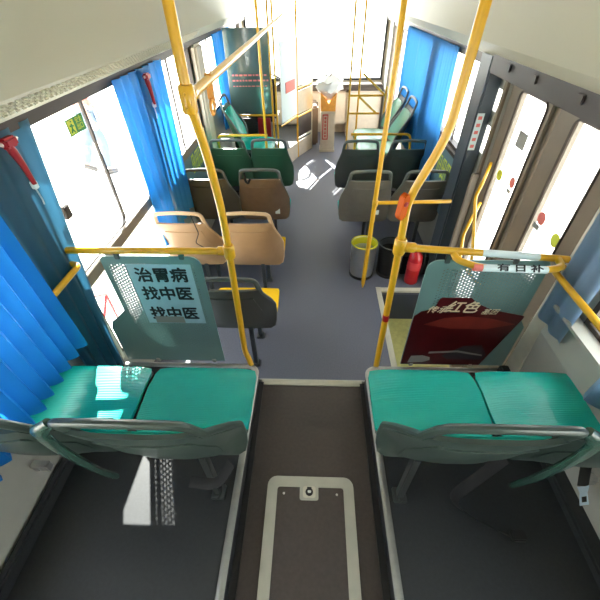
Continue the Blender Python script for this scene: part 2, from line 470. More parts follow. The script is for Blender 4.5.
# ceiling with sloping duct panels
c = B(); box(c, -1.25, 1.25, YB, YF, 2.26, 2.32)
struct('ceiling', c, M['ceil'])
for s, n in ((-1, 22), (1, 23)):
    d = B(); prism(d, [(s*1.19, 1.79), (s*1.10, 1.775), (s*1.085, 1.79), (s*.99, 1.86), (s*.74, 2.26), (s*1.19, 2.26)], YB, YF, 'y')
    dd = struct('trim_%d' % n, d, M['duct'])
    v = B(); 
    # perforated air grille along the lower edge, angled with the panel
    ang = math.atan2(.07, .095)
    for k in range(92):
        y = .5+k*.036
        for j in range(4):
            t = .18+j*.2; px = 1.085-.095*t; pz = 1.79+.07*t
            bx = Matrix.Translation((s*(px-.002), y+(.018 if j % 2 else 0), pz-.003)) @ Matrix.Rotation(-s*ang, 4, 'Y')
            box(v, -.006, .006, -.011, .011, -.0015, .0015, mtx=bx)
    if s < 0: obj('air_grille', v, M['cream'], dd)
    else: v.free()
# end walls
b = B(); box(b, -1.25, 1.25, YB-.06, YB, -.4, 2.3); struct('wall_back', b, M['wall'])
b = B(); box(b, -1.25, 1.25, 7.25, 7.31, -.4, .86); box(b, -1.25, 1.25, 7.25, 7.31, 2.0, 2.3); box(b, -1.25, -1.17, 7.25, 7.31, .86, 2.0); box(b, 1.17, 1.25, 7.25, 7.31, .86, 2.0)
wf = struct('wall_front', b, M['beige'])
b = B(); box(b, -1.17, 1.17, 7.24, 7.30, .86, .89); box(b, -1.17, 1.17, 7.24, 7.30, 1.97, 2.0); box(b, -1.17, -1.14, 7.24, 7.30, .89, 1.97); box(b, 1.14, 1.17, 7.24, 7.30, .89, 1.97)
ws = struct('window_%d' % (nwin+1), b, M['black']); obj('pane', bbox(-1.14, 1.14, 7.265, 7.272, .89, 1.97), M['glass'], ws)

# outside paving
g = B(); box(g, -60, 60, -60, 90, -.5, -.43); struct('ground', g, M['ground'])
g = B(); box(g, -30, -2.5, -30, 60, -.45, -.25, .01); struct('trim_24', g, M['ground'])

# ---------------------------------------------------------------- seats
YP = [(.38, .195), (.45, .155), (.55, .108), (.70, .056), (.86, .012), (.93, .0), (.95, -.002)]
WP = [(.38, .200), (.41, .220), (.48, .229), (.60, .228), (.70, .210), (.76, .192), (.82, .180), (.90, .170)]
WG = [(.38, .0), (.45, .05), (.56, .105), (.66, .09), (.74, .05), (.82, .02), (.9, .008)]
def back_pt(u, z, off=0, sw=1):
    w_ = interp(WP, z)*sw
    return (u*w_, interp(YP, z)+interp(WG, z)*abs(u)**3+off, z)

def make_seat(shell, pad, pan, rim, legs=True):
    root = thing('bus_seat', 'bus seat', 'bus seat')
    us = [i/8-1 for i in range(17)]
    zs = [.385, .40, .43, .48, .55, .62, .70, .77, .83, .865]
    b = B(); grid(b, [[back_pt(u, z if z > .42 else z+.03*abs(u)**4*0, 0, 1 if z > .39 else .97) for u in us] for z in zs], thick=.014)
    obj('backrest', b, shell, root, smooth=True)
    # raised panel pressed into the rear face
    b = B(); grid(b, [[back_pt(u*.72, z, -.012) for u in us] for z in (.46, .52, .60, .68, .74, .79)], thick=.008)
    obj('rear_panel', b, shell, root, smooth=True)
    b = B(); grid(b, [[back_pt(u*.88, z, .020) for u in us] for z in zs[3:-1]], thick=.012)
    obj('back_pad', b, pad, root, smooth=True)
    # frame: flattened rim that runs up one side, over the top as the grab handle, and down the other
    L = [back_pt(-1.0, z) for z in (.40, .45, .52, .60, .68, .76, .82, .87)]
    T = smoothpath([L[-1], (-.163, -.004, .945), (0, -.010, .957), (.163, -.004, .945), (-L[-1][0], L[-1][1], L[-1][2])], .045, 5)[1:-1]
    R = [(-p[0], p[1], p[2]) for p in L[::-1]]
    b = B(); tube(b, L+T+R, .012, 10, ry=.015, up=(0, 1, 0)); obj('grab_handle', b, rim, root, smooth=True)
    # pan
    rows = []
    prof = [(.165, .475, .05), (.185, .448, .11), (.22, .432, .175), (.28, .424, .228), (.36, .424, .231), (.45, .427, .231), (.53, .428, .229), (.562, .421, .220), (.578, .404, .20), (.581, .385, .19)]
    for y, z, w_ in prof:
        rows.append([(u*w_, y-.012*abs(u)**6, z+(.016*abs(u)**4 if .14 < y < .53 else .004*abs(u)**4)) for u in us])
    b = B(); grid(b, rows, thick=.012); obj('seat_pan', b, pan, root, smooth=True)
    rows = [[(u*(w_-.006), y-.004, z-.030) for u in us] for y, z, w_ in prof[1:9]]
    b = B(); grid(b, rows, thick=.012); obj('underframe', b, M['shell_dk'], root, smooth=True)
    if legs:
        for y in (.19, .47):
            b = B(); box(b, .045, .075, y-.03, y+.005, .018, .395, .004); box(b, .03, .09, y-.045, y+.02, 0, .018, .004)
            lathe(b, [(0, .028), (.008, .027), (.009, .018)], 8, c=(.06, y-.037, 0)); obj('leg', b, M['steel_dk'], root)
        for y in (.28, .46):
            b = B(); box(b, -.20, .20, y-.015, y+.015, .37, .392, .003); obj('crossbar', b, M['steel_dk'], root)
    return root

def copy_thing(root, loc, rotz=0):
    r = root.copy(); COL.objects.link(r); r.location = loc; r.rotation_euler = (0, 0, rotz)
    for ch in list(root.children):
        c_ = ch.copy(); COL.objects.link(c_); c_.parent = r
        for g_ in list(ch.children):
            d_ = g_.copy(); COL.objects.link(d_); d_.parent = c_
    return r

SEATS = {
 'fg': (M['shell'], M['green'], M['green'], M['shell']),
 'black': (M['shell_dk'], M['yellowpan'], M['yellowpan'], M['rim_dk']),
 'tan': (M['shell_tan'], M['yellowpan'], M['yellowpan'], M['rim_tan']),
 'brown': (M['shell_br'], M['dkgreen'], M['green'], M['rim_dk']),
 'blackg': (M['shell_dk'], M['dkgreen'], M['green'], M['rim_dk']),
 'taupe': (M['shell_tp'], M['green'], M['green'], M['rim']),
 'green': (M['shell_gn'], M['green'], M['green'], M['rim_dk']),
 'side': (M['shell_gn'], M['green'], M['green'], M['rim_dk']),
 'sidepale': (M['rim'], M['palegreen'], M['palegreen'], M['rim']),
}
protos = {}
def seat(kind, loc, label, group, rotz=0):
    if kind not in protos:
        s = protos[kind] = make_seat(*SEATS[kind]); s.location = loc; s.rotation_euler = (0, 0, rotz)
    else: s = copy_thing(protos[kind], loc, rotz)
    s['label'] = label; s['category'] = 'bus seat'; s['group'] = group
    return s
PZ = .386
gA = 'green seats on the rear platforms'; gB = 'bus seats on the left of the aisle'; gC = 'bus seats on the right of the aisle'; gD = 'sideways seats near the front'
f1 = seat('fg', (-.478, .425, PZ), 'nearest left green bus seat beside the aisle, behind the white poster panel', gA)
f2 = seat('fg', (-.957, .425, PZ), 'nearest left green bus seat beside the blue curtain and window', gA)
f3 = seat('fg', (.482, .435, PZ), 'nearest right green bus seat beside the aisle, behind the red poster panel', gA)
f4 = seat('fg', (.953, .435, PZ), 'nearest right green bus seat against the wall, with a seat belt tongue', gA)
s1 = seat('black', (-.475, 1.47, 0), 'black backed seat with yellow pan, directly beyond the left perforated panel', gB)
s2 = seat('tan', (-.475, 2.20, 0), 'tan backed seat with yellow pan beside the aisle', gB)
s3 = seat('tan', (-.953, 2.20, 0), 'tan backed seat beside the left window', gB)
s4 = seat('brown', (-.47, 2.97, 0), 'brown backed bus seat beside the aisle with a white tag', gB)
s5 = seat('blackg', (-.953, 2.97, 0), 'black backed bus seat by the left curtain, ahead of a tan seat', gB)
s6 = seat('green', (-.47, 3.75, 0), 'dark green backed bus seat beside the aisle on the left', gB)
s7 = seat('green', (-.90, 3.75, 0), 'dark green backed bus seat by the left wall', gB)
s8 = seat('taupe', (.482, 2.93, 0), 'taupe backed seat beside the aisle behind the steel bin', gC)
s9 = seat('taupe', (.955, 2.93, 0), 'taupe backed seat near the door post, above the black bin', gC)
s10 = seat('blackg', (.475, 3.70, 0), 'black backed seat beside the aisle on the right, next row ahead of the bins', gC)
s11 = seat('blackg', (.955, 3.70, 0), 'black backed seat by the right curtain, next row ahead of the bins', gC)
s12 = seat('side', (-1.08, 4.62, .21), 'green seat turned sideways to the aisle on the left', gD, -PI/2)
s13 = seat('sidepale', (1.10, 4.44, .21), 'pale green seat turned sideways on the right, the nearer of two', gD, PI/2)
s14 = seat('sidepale', (1.10, 4.94, .21), 'pale green seat turned sideways on the right, the farther of two', gD, PI/2)
# details on single seats
def onback(s, name, u, z, w_, h_, m, off=-.018):
    p = back_pt(u, z); bm = bbox(p[0]-w_/2, p[0]+w_/2, p[1]+off-.002, p[1]+off, z-h_/2, z+h_/2)
    return obj(name, bm, m, s)
onback(s4, 'white_tag', .55, .50, .045, .05, M['white'], -.024); onback(s8, 'white_tag', .45, .52, .055, .045, M['white'], -.024)
k = B(); tube(k, smoothpath([(-.13, -.016, .93), (-.12, -.035, .86), (-.10, -.03, .84), (-.08, -.035, .88)], .02), .010, 8); obj('hanging_strap', k, M['strap'], s4, smooth=True)
k = B(); tube(k, smoothpath([(.10, -.014, .94), (.13, -.02, .80), (.09, -.02, .72), (.17, -.018, .66)], .02), .0035, 6); obj('hanging_cord', k, M['strap'], s3, smooth=True)
# curved arm that sweeps down beside the backrest, between the pair of seats
for st, sg in ((f1, -1), (f3, 1)):
    k = B(); pts = smoothpath([(sg*.170, .0, .935), (sg*.215, -.005, .90), (sg*.240, .012, .80), (sg*.244, .032, .66), (sg*.243, .055, .53), (sg*.240, .085, .40)], .08)
    tube(k, pts, [.017+.018*math.sin(PI*min(1, i/(len(pts)-1)*1.0)) for i in range(len(pts))], 12, ry=.011, up=(1, 0, 0))
    obj('side_arm', k, M['arm'], st, smooth=True)
# seat belt on the right wall seat and loose belt between the two right seats
k = B(); tube(k, smoothpath([(.10, .20, .38), (.10, .165, .32), (.10, .137, .275)], .03), .003, 8, ry=.022); obj('seat_belt', k, M['strap'], f4, smooth=True)
k = B(); poly = [(-.022, .0), (.022, 0), (.014, -.03), (.017, -.085), (-.017, -.085), (-.014, -.03)]
prism(k, poly, -.0015, .0015); box(k, -.009, .009, -.0022, .0022, -.07, -.045, mi=1)
for v in k.verts: v.co = Matrix.Rotation(math.radians(-30), 3, 'X') @ Matrix.Rotation(math.radians(-12), 3, 'Y') @ v.co + Vector((.10, .135, .275))
obj('belt_tongue', k, (M['tongue'], M['black']), f4)
for st in (f2, f4):                              # window seats hang on the wall and on their neighbour: no legs
    for ch in list(st.children):
        if ch.name.startswith('leg'): bpy.data.objects.remove(ch)
for ch in f3.children:
    if ch.name.startswith('leg'): ch.location.x = -.14
k = B(); box(k, .15, .225, .17, .20, .20, .245, .004); obj('wall_bracket', k, M['steel'], f4)
k = B(); tube(k, smoothpath([(-.20, .20, .36), (-.30, .16, .20), (-.36, .14, .08), (-.24, .08, .02), (-.12, .03, .012)], .06), .003, 8, ry=.022); obj('seat_belt', k, M['strap'], f4, smooth=True)
k = B(); box(k, -.12, -.06, .01, .05, .003, .03, .005); obj('belt_buckle', k, M['black'], f4)
k = B(); tube(k, smoothpath([(.17, .16, .36), (.12, .10, .30), (.02, .10, .33)], .04), .003, 8, ry=.02); obj('seat_belt', k, M['strap'], f1, smooth=True)
k = B(); box(k, -.225, -.15, .17, .20, .20, .245, .004); tube(k, [(-.19, .165, .222), (-.19, .205, .222)], .008, 8); obj('wall_bracket', k, M['steel'], f2)
# ---------------------------------------------------------------- perforated partition panels
def panel(s, name, label, top):
    a, b_ = (.535, 1.02)
    P = [(a+.0, .40), (a, top-.05)]
    for j in range(5):
        t = PI/2*j/4; P.append((a+.05-.05*math.cos(t), top-.05+.05*math.sin(t)))
    for j in range(5):
        t = PI/2*j/4; P.append((b_-.03+.03*math.sin(t)*1, top-.03+.03*math.cos(t)))
    P += [(b_, .82), (b_+.03, .79), (b_+.10, .73), (b_+.12, .68), (b_+.12, .40)]
    if s > 0:
        P = [(x if x < .9 else x+.075 if x < 1.035 else min(x+.05, 1.138), z) for x, z in P]
    t = thing(name, label, 'partition panel', (s*.8, 1.355, .386))
    m = perforated('teal grey perforated sheet '+('left' if s < 0 else 'right'), (112, 142, 140),
                   *((-.195, .225) if s < 0 else (-.19, .255)), *((.13, .745) if s < 0 else (.30, .735)))
    bm = B(); prism(bm, [(s*x-s*.8, z-.386) for x, z in P], -.003, .003); obj('perforated_sheet', bm, m, t)
    # clips that hang the sheet from the rail
    for x in (.62, .93):
        c_ = B(); box(c_, s*x-s*.8-.012, s*x-s*.8+.012, -.010, .006, top-.386-.015, top-.386+.045, .003); obj('clip', c_, M['steel_dk'], t)
    for x in (.60, .95):
        c_ = B(); box(c_, s*x-s*.8-.012, s*x-s*.8+.012, -.008, .008, 0.0, .03, .003); obj('foot_bracket', c_, M['alu'], t)
    return t
pl = panel(-1, 'partition_panel', 'teal grey perforated panel hung from the left yellow rail, with a black lettered poster', 1.175)
pr_ = panel(1, 'partition_panel', 'teal grey perforated panel under the right yellow rail, with a dark red poster', 1.165)
po = obj('poster', bbox(-.105, .212, -.0055, -.0035, .345, .745), M['paperblue'], pl)
for i, (s_, z) in enumerate((('治胃病', .675), ('找中医', .555), ('找中医', .415))):
    text(s_, .094, M['ink'], 'poster_lettering', po, (.055, -.0065, z), (PI/2, 0, 0), bold=.0026, sx=.93)
obj('tape', bbox(-.06, .10, -.0085, -.0078, .35, .398), M['gfilm'], po)
# right poster: dark red mountain shape, streaks, handwriting, small tag
ap = [(-.262, .02), (-.262, .42), (-.23, .455), (-.17, .475), (-.155, .545), (-.145, .552), (.0, .552), (.04, .515), (.12, .475), (.20, .455), (.305, .43), (.305, .41), (.20, .02)]
bm = B(); prism(bm, ap, -.0055, -.0035); po2 = obj('poster', bm, M['adred'], pr_)
po2['label'] = 'dark red poster'
bm = B(); prism(bm, [(-.20, .36), (-.10, .41), (.02, .425), (.14, .41), (.28, .37), (.14, .33), (-.05, .33)], -.0062, -.0056); obj('poster_band', bm, M['adred2'], po2)
bm = B(); prism(bm, [(-.04, .10), (.06, .19), (.16, .20), (.21, .12), (.20, .07), (.0, .07)], -.0062, -.0056); obj('poster_shape', bm, M['adgrey'], po2)
bm = B(); prism(bm, [(-.12, .135), (.04, .15), (.19, .115), (.19, .105), (.04, .135), (-.12, .12)], -.0070, -.0064); obj('poster_streak', bm, M['gfilm'], po2)
text('红色', .085, M['adgold'], 'poster_lettering', po2, (-.035, -.0075, .485), (PI/2, 0, 0), shear=.35, bold=.001)
text('传承', .052, M['adgold'], 'poster_lettering', po2, (-.155, -.0075, .468), (PI/2, 0, 0), shear=.35)
text('基因', .042, M['adgold'], 'poster_lettering', po2, (.115, -.0075, .458), (PI/2, 0, 0), shear=.35)
bm = B(); prism(bm, [(-.225, .035), (-.215, .095), (-.15, .10), (-.105, .085), (-.10, .06), (-.14, .04)], -.0068, -.0058); obj('small_tag', bm, M['gfilm'], po2)

# ---------------------------------------------------------------- yellow rails
def collar(bm, p, ax, r=.026, h=.035):
    p = Vector(p); a = Vector(ax).normalized(); tube(bm, [p-a*h, p-a*h*.8, p+a*h*.8, p+a*h], [r*.85, r, r, r*.85], 14)
    for t in (-.5, .5):
        q = p+a*h*t+Vector((0, -r, 0)); lathe(bm, [(0, .003), (.004, 0), (0, -.003)], 6, c=q)
lp = thing('grab_pole', 'yellow grab pole with bent top, left corner of the aisle step', 'pole', (-.39, 1.345, .386))
b = B(); tube(b, smoothpath([(.018, -.01, 0), (.012, -.012, .06), (-.004, -.012, .13), (.003, 0, .80), (.006, -.005, 1.02), (.010, -.085, 1.31), (-.004, -.125, 1.47), (-.005, -.125, 1.88)], .10), .0165, 14); obj('pole', b, M['yellow'], lp, smooth=True)
b = B(); collar(b, (.004, 0, .825), (0, 0, 1)); collar(b, (-.03, .005, .825), (1, 0, 0), .022, .02); obj('rail_collar', b, M['yellow'], lp, smooth=True)
b = B(); collar(b, (-.004, -.125, 1.475), (0, 0, 1), .025, .04); collar(b, (-.004, -.09, 1.478), (0, 1, 0), .022, .03); obj('top_collar', b, M['yellow'], lp, smooth=True)
b = B(); tube(b, [(-.004, -.12, 1.478), (-.004, 3.95, 1.478)], .0165, 12); obj('overhead_rail', b, M['yellow'], lp, smooth=True)
hr = thing('handrail', 'yellow horizontal handrail above the left lettered panel', 'handrail', (-.78, 1.352, 1.208))
b = B(); tube(b, [(-.41, 0, .0), (.36, 0, .0)], .0165, 14); obj('rail', b, M['yellow'], hr, smooth=True)
b = B(); lathe(b, [(0, .012), (.03, .010), (.034, 0), (0, 0)], 16);
for v in b.verts: v.co = Matrix.Rotation(PI/2, 3, 'Y') @ v.co + Vector((-.416, 0, 0))
obj('wall_flange', b, M['yellow'], hr)
rp = thing('grab_pole', 'yellow grab pole with an orange stop button, right corner of the aisle step', 'pole', (.392, 1.335, .386))
b = B(); tube(b, smoothpath([(0, .01, 0), (-.008, .0, .80), (-.012, 0, 1.06), (.0, -.01, 1.13), (.075, -.02, 1.34), (.085, -.04, 1.88)], .08), .0165, 14); obj('pole', b, M['yellow'], rp, smooth=True)
b = B(); collar(b, (-.008, 0, .865), (0, 0, 1), .027, .04); collar(b, (.035, .0, .86), (1, 0, -.05), .023, .028); obj('rail_collar', b, M['yellow'], rp, smooth=True)
b = B(); prism(b, rrect(-.017, .017, -.055, .055, .016), -.014, .014); bmesh.ops.bevel(b, geom=b.edges[:], offset=.004, segments=2, affect='EDGES')
o = obj('stop_button_housing', b, M['orange'], rp, loc=(-.034, -.018, 1.065), rot=(0, math.radians(6), math.radians(30)), smooth=True)
b = B(); lathe(b, [(0, .004), (.010, .002), (.011, 0)], 14); obj('button', b, M['redplastic'], o, loc=(0, -.015, .015), rot=(PI/2, 0, 0))
b = B(); tube(b, [(-.004, .003, .40), (-.0045, .003, .44)], .0172, 14); obj('tape_mark', b, M['redplastic'], rp, smooth=True)
hr2 = thing('handrail', 'yellow handrail loop with white lettered tape above the right panel', 'handrail', (.76, 1.352, 1.20))
b = B(); tube(b, smoothpath([(-.35, -.012, .042), (-.05, 0, .012), (.33, 0, -.018), (.40, -.01, -.02)], .1), .0165, 14); obj('rail', b, M['yellow'], hr2, smooth=True)
b = B(); tube(b, smoothpath([(-.13, 0, .015), (-.12, -.045, .0), (-.03, -.085, -.012), (.26, -.085, -.022), (.335, -.07, -.02), (.345, 0, -.018)], .05), .0155, 14); obj('rail_loop', b, M['yellow'], hr2, smooth=True)
b = B(); tube(b, [(0.0, 0, .0082), (.26, 0, -.0125)], .0172, 14); obj('tape_wrap', b, M['white'], hr2, smooth=True)
b = B(); tube(b, [(-.02, -.085, -.0125), (.26, -.085, -.0222)], .0163, 14); wp = obj('tape_wrap', b, M['white'], hr2, smooth=True)
for i, ch in enumerate('有日补'):
    text(ch, .034, M['ink'], 'tape_lettering', hr2, (.065+i*.072, -.0968, -.0045-i*.0025), (math.radians(48), 0, 0), sx=1.7, thick=.0012, bold=.0012)
b = B(); tube(b, [(-.058, -.083, -.0115), (-.022, -.085, -.0125)], .0166, 14); obj('red_seal', b, M['pink'], hr2, smooth=True)

dp = thing('door_pole', 'yellow pole with a side bar standing before the steel bin', 'pole', (.468, 2.56, 0))
b = B(); tube(b, [(0, 0, 0), (0, 0, .02), (0, 0, .05), (0, 0, .12), (.018, 0, 1.75), (.018, 0, 2.262)], [.006, .010, .017, .0185, .0175, .0175], 14); obj('pole', b, M['yellow'], dp, smooth=True)
b = B(); tube(b, [(.012, 0, .85), (.60, .03, .85)], .0145, 12); obj('side_bar', b, M['yellow'], dp, smooth=True)
b = B(); collar(b, (.011, 0, .85), (0, 0, 1), .023, .025); obj('rail_collar', b, M['yellow'], dp, smooth=True)

for s, lab in ((-1, 'short yellow wall rail below the left window, half hidden by curtain'), (1, 'short yellow wall rail across the nearest right window')):
    t = thing('wall_rail', lab, 'handrail', (s*(1.116 if s < 0 else 1.09), .7, 1.14), 0, 'yellow wall rails')
    b = B(); tube(b, smoothpath([(s*.07, .64, .0), (0, .63, 0), (0, -.8, 0), (s*.07, -.81, 0)], .04), .0145, 12); obj('rail', b, M['yellow'], t, smooth=True)

# front railings
def railset(name, label, loc, segs, r=.014):
    t = thing(name, label, 'railing', loc)
    for nm, pts in segs:
        b = B(); tube(b, smoothpath(pts, .06), r, 10); obj(nm, b, M['yellow'], t, smooth=True)
    return t
railset('handrail', 'yellow bar with a downturned end in front of the pale sideways seats', (.7, 4.18, 0),
        [('rail', [(-.29, 0, .87), (.37, 0, .87), (.40, .0, .60), (.40, .0, .21)]), ('post', [(-.24, 0, .885), (-.24, 0, 0.0)])])
railset('handrail', 'yellow bar with a downturned end beside the left sideways green seat', (-.75, 4.20, 0),
        [('rail', [(-.35, 0, .21), (-.35, 0, .86), (.22, 0, .86)]), ('post', [(.20, 0, 0), (.20, 0, 2.258)])])
railset('entry_railing', 'yellow railing frame with diagonal braces by the front door', (.6, 5.42, 0),
        [('post', [(-.13, 0, 0), (-.13, 0, 2.255)]), ('post', [(.0, .05, 0), (.0, .05, 2.255)]),
         ('crossbar', [(-.13, .02, .99), (.33, .02, .99)]), ('crossbar', [(-.13, .02, .77), (.30, .02, .77)]),
         ('brace', [(.03, .0, 1.25), (.36, .0, .99)]), ('brace', [(.0, .02, .98), (.26, .02, .77)]), ('post', [(.36, .0, .21), (.36, .0, 1.1)])])

# driver's partition
dpn = thing('driver_partition', 'smoked partition behind the driver in a yellow frame', 'partition', (-.78, 5.34, 0))
b = B(); box(b, -.36, .20, -.008, .008, .80, 1.75, .003); obj('smoked_pane', b, M['darkglass'], dpn)
b = B(); rnd = random.Random(4)
for i in range(3):
    x = -.30
    while x < .15:
        w_ = .02+rnd.random()*.03; box(b, x, x+w_, -.011, -.0085, 1.13+i*.06, 1.13+i*.06+(.018 if i else .01)); x += w_+.014
obj('pink_print', b, M['pink'], dpn)
b = B(); tube(b, [(-.36, 0, .78), (.26, 0, .78)], .014, 10); obj('rail', b, M['yellow'], dpn, smooth=True)
for x in (.205, .26):
    b = B(); tube(b, [(x, 0, 0), (x, 0, 2.258)], .014, 10); obj('post', b, M['yellow'], dpn, smooth=True)
b = B(); box(b, -.38, -.03, .0, .02, .02, .74, .005); obj('lower_panel', b, M['black'], dpn)
b = B(); box(b, -.02, .16, .02, .05, .02, .74, .005); obj('lower_panel', b, M['redplastic'], dpn)
# cab side screen, running diagonally to the front
cs = thing('cab_side_screen', 'white advert boards in a yellow frame beside the driver cab', 'partition', (-.50, 5.38, 0))
A_, Bp, C_ = Vector((.03, .02, 0)), Vector((.235, .56, 0)), Vector((.45, .98, 0))
for p in (Bp, C_):
    b = B(); tube(b, [p, p+Vector((0, 0, 2.258))], .014, 10); obj('post', b, M['yellow'] if p is Bp else M['cream'], cs, smooth=True)
for p, q, z in ((A_, Bp, .62), (Bp, C_, .60), (Bp, C_, .98), (Bp, C_, .28)):
    b = B(); tube(b, [p+Vector((0, 0, z)), q+Vector((0, 0, z))], .012, 10); obj('crossbar', b, M['yellow'] if z > .5 else M['cream'], cs, smooth=True)
def board(p, q, z0, z1, m, nm, par, off=0, inset=.02):
    d = (q-p).normalized(); n = Vector((d.y, -d.x, 0)); p = p+d*inset; q = q-d*inset
    b = B(); vs = []
    for o_ in (off, off+.008):
        for a, z in ((p, z0), (q, z0), (q, z1), (p, z1)): vs.append(b.verts.new(a+n*o_+Vector((0, 0, z))))
    for f in ((0, 1, 2, 3), (7, 6, 5, 4), (0, 4, 5, 1), (1, 5, 6, 2), (2, 6, 7, 3), (3, 7, 4, 0)): b.faces.new([vs[i] for i in f])
    return obj(nm, b, m, par)
board(A_, Bp, .65, 1.6, M['white'], 'advert_board', cs); board(Bp, C_, .64, .95, M['cream'], 'advert_board', cs); board(Bp, C_, 1.01, 1.6, M['white'], 'advert_board', cs)
board(Bp, C_, .30, .585, M['adgrey'], 'lower_board', cs); board(A_, Bp, 0.0, .24, M['beige'], 'kerb_panel', cs); board(Bp, C_, 0, .24, M['beige'], 'kerb_panel', cs)
d = (Bp-A_); board(A_+d*.28, A_+d*.82, 1.0, 1.13, M['pink'], 'red_print', cs, off=.009, inset=0)

# driver's cab: platform, seat, dashboard, wheel
b = B(); prism(b, [(-1.19, 5.40), (-.52, 5.40), (-.30, 5.92), (-.09, 6.34), (-.09, 7.0), (-1.19, 7.0)], 0, .20, 'z'); struct('floor', b, M['plat'])
ds = thing('driver_seat', 'dark driver seat behind the smoked partition', 'driver seat', (-.80, 5.80, .20))
b = B(); box(b, -.24, .24, .0, .46, .36, .48, .05); obj('cushion', b, M['black'], ds, smooth=True)
b = B(); box(b, -.24, .24, -.12, .0, .44, 1.0, .05); obj('backrest', b, M['black'], ds, smooth=True)
b = B(); box(b, -.12, .12, .1, .36, 0, .36, .02); obj('pedestal', b, M['steel_dk'], ds)
db = thing('dashboard', 'beige dashboard under the windscreen with a dark top', 'dashboard', (0, 7.0, 0))
b = B(); box(b, -1.17, .58, .0, .23, .20, .74, .03); box(b, .58, 1.17, -.05, .23, -.25, .74, .03); obj('body', b, M['beige'], db, smooth=True)
b = B(); box(b, -1.17, 1.17, -.03, .22, .742, .84, .02); obj('top_shelf', b, M['dkbrown'], db, smooth=True)
sw = thing('steering_wheel', 'black steering wheel in the driver cab', 'steering wheel', (-.78, 6.72, .95))
b = B(); R_ = Matrix.Rotation(math.radians(-35), 3, 'X')
tube(b, [R_ @ Vector((.22*math.cos(a*PI/14), .22*math.sin(a*PI/14), 0)) for a in range(28)], .014, 8, closed=True); obj('rim', b, M['black'], sw, smooth=True)
b = B()
for a in (0, 120, 240): tube(b, [R_ @ Vector((0, 0, -.02)), R_ @ Vector((.215*math.cos(math.radians(a+90)), .215*math.sin(math.radians(a+90)), 0))], .012, 8)
obj('spoke', b, M['black'], sw, smooth=True)
b = B(); tube(b, [(0, 0, -.02), (0, .20, -.16), (0, .27, -.21)], .03, 10); obj('column', b, M['black'], sw, smooth=True)
ec = tag(obj('engine_cover', bbox(-.06, .06, 6.5, 6.96, 0.0, .62, .03), M['shell_br'], smooth=True), 'brown low cover between driver cab and fare box', 'cover')

# fare box
fb = thing('fare_box', 'beige fare box with a red framed notice at the front of the aisle', 'fare box', (.215, 6.28, 0))
b = B(); box(b, -.115, .115, -.12, .12, 0, .62, .008); box(b, -.125, .125, -.13, .13, 0, .04, .005); obj('cabinet', b, M['beige'], fb)
b = B(); prism(b, [(-.115, .622), (.115, .622), (.125, .87), (.06, .80), (.01, .72), (-.05, .80), (-.125, .88)], -.11, .11); obj('amber_hopper', b, M['amber'], fb)
b = B()
for x0, x1, z0, z1 in ((-.085, .005, .565, .58), (-.085, .005, .20, .215), (-.085, -.072, .20, .58), (-.008, .005, .20, .58)): box(b, x0, x1, -.124, -.121, z0, z1)
for i in range(6): 
    z = .24+i*.055; box(b, -.058, -.022, -.124, -.121, z, z+.010); box(b, -.044, -.036, -.124, -.121, z-.012, z+.03); box(b, -.058, -.022, -.124, -.121, z+.02, z+.028)
obj('red_notice', b, M['red'], fb)
b = B(); rnd = random.Random(2)
rows = []
for i in range(9):
    z = .74+.34*i/8; r = [.02, .05, .08, .125, .15, .14, .15, .10, .04][i]
    rows.append([(r*math.cos(a*PI/9)*(1+.55*rnd.random()), .6*r*math.sin(a*PI/9)*(1+.5*rnd.random())-.02, z+.05*rnd.random()) for a in range(18)])
for r in rows: r.append(r[0])
grid(b, rows); bmesh.ops.remove_doubles(b, verts=b.verts, dist=1e-5)
tag(obj('plastic_bag', b, M['bag'], smooth=True, loc=(.225, 6.28, 0)), 'crumpled white plastic bag on top of the fare box', 'bag')

# ---------------------------------------------------------------- bins and extinguisher
def bin_(label, loc, body, liner, h=.355, r=.117):
    t = thing('waste_bin', label, 'waste bin', loc, 0, 'bins behind the right seats')
    b = B(); lathe(b, [(r*.90, .022), (r*.93, .03), (r, h-.005), (r+.003, h), (r-.002, h+.003), (r-.006, h-.004), (r*.89, .03), (0, .03)], 36); obj('body', b, body, t, smooth=True)
    b = B(); lathe(b, [(0, 0), (r*.97, 0), (r*.99, .006), (r*.97, .022), (r*.9, .024), (0, .024)], 36); obj('base_ring', b, M['black'], t, smooth=True)
    b = B(); lathe(b, [(r-.008, .06), (r-.0075, h-.02), (r-.004, h+.005), (r+.004, h+.003), (r+.005, h-.003)], 36)
    obj('bin_liner', b, liner, t, smooth=True)
    return t
bin_('brushed steel bin with a yellow liner, beside the aisle', (.472, 2.775, 0), M['steel'], M['liner'])
bin_('black bin standing between the steel bin and the extinguisher', (.735, 2.80, 0), M['black'], M['steel_dk'], h=.33)
fe = thing('fire_extinguisher', 'red fire extinguisher on the floor beside the door step well', 'fire extinguisher', (.93, 2.66, 0))
b = B(); lathe(b, [(0, 0), (.058, 0), (.062, .01), (.062, .27), (.055, .305), (.03, .33), (.018, .34), (.018, .36), (0, .36)], 28); obj('cylinder', b, M['red'], fe, smooth=True)
b = B(); lathe(b, [(.0635, .16), (.0636, .165), (.0636, .24), (.0635, .245)], 28); obj('label_band', b, M['labelred'], fe, smooth=True)
b = B(); box(b, -.012, .012, -.05, .02, .362, .375, .003); box(b, -.010, .010, -.055, .015, .39, .40, .003); tube(b, [(0, .01, .355), (0, .01, .395)], .008, 8); obj('valve_handle', b, M['black'], fe)
b = B(); tube(b, smoothpath([(0, -.01, .36), (.05, -.05, .36), (.075, -.03, .25), (.068, -.02, .10)], .04), .007, 8); obj('hose', b, M['black'], fe, smooth=True)
fb2 = tag(obj('floor_box', bbox(.84, 1.14, 2.76, 2.92, 0, .20, .01), M['black']), 'low black box behind the extinguisher under the taupe seat', 'box')

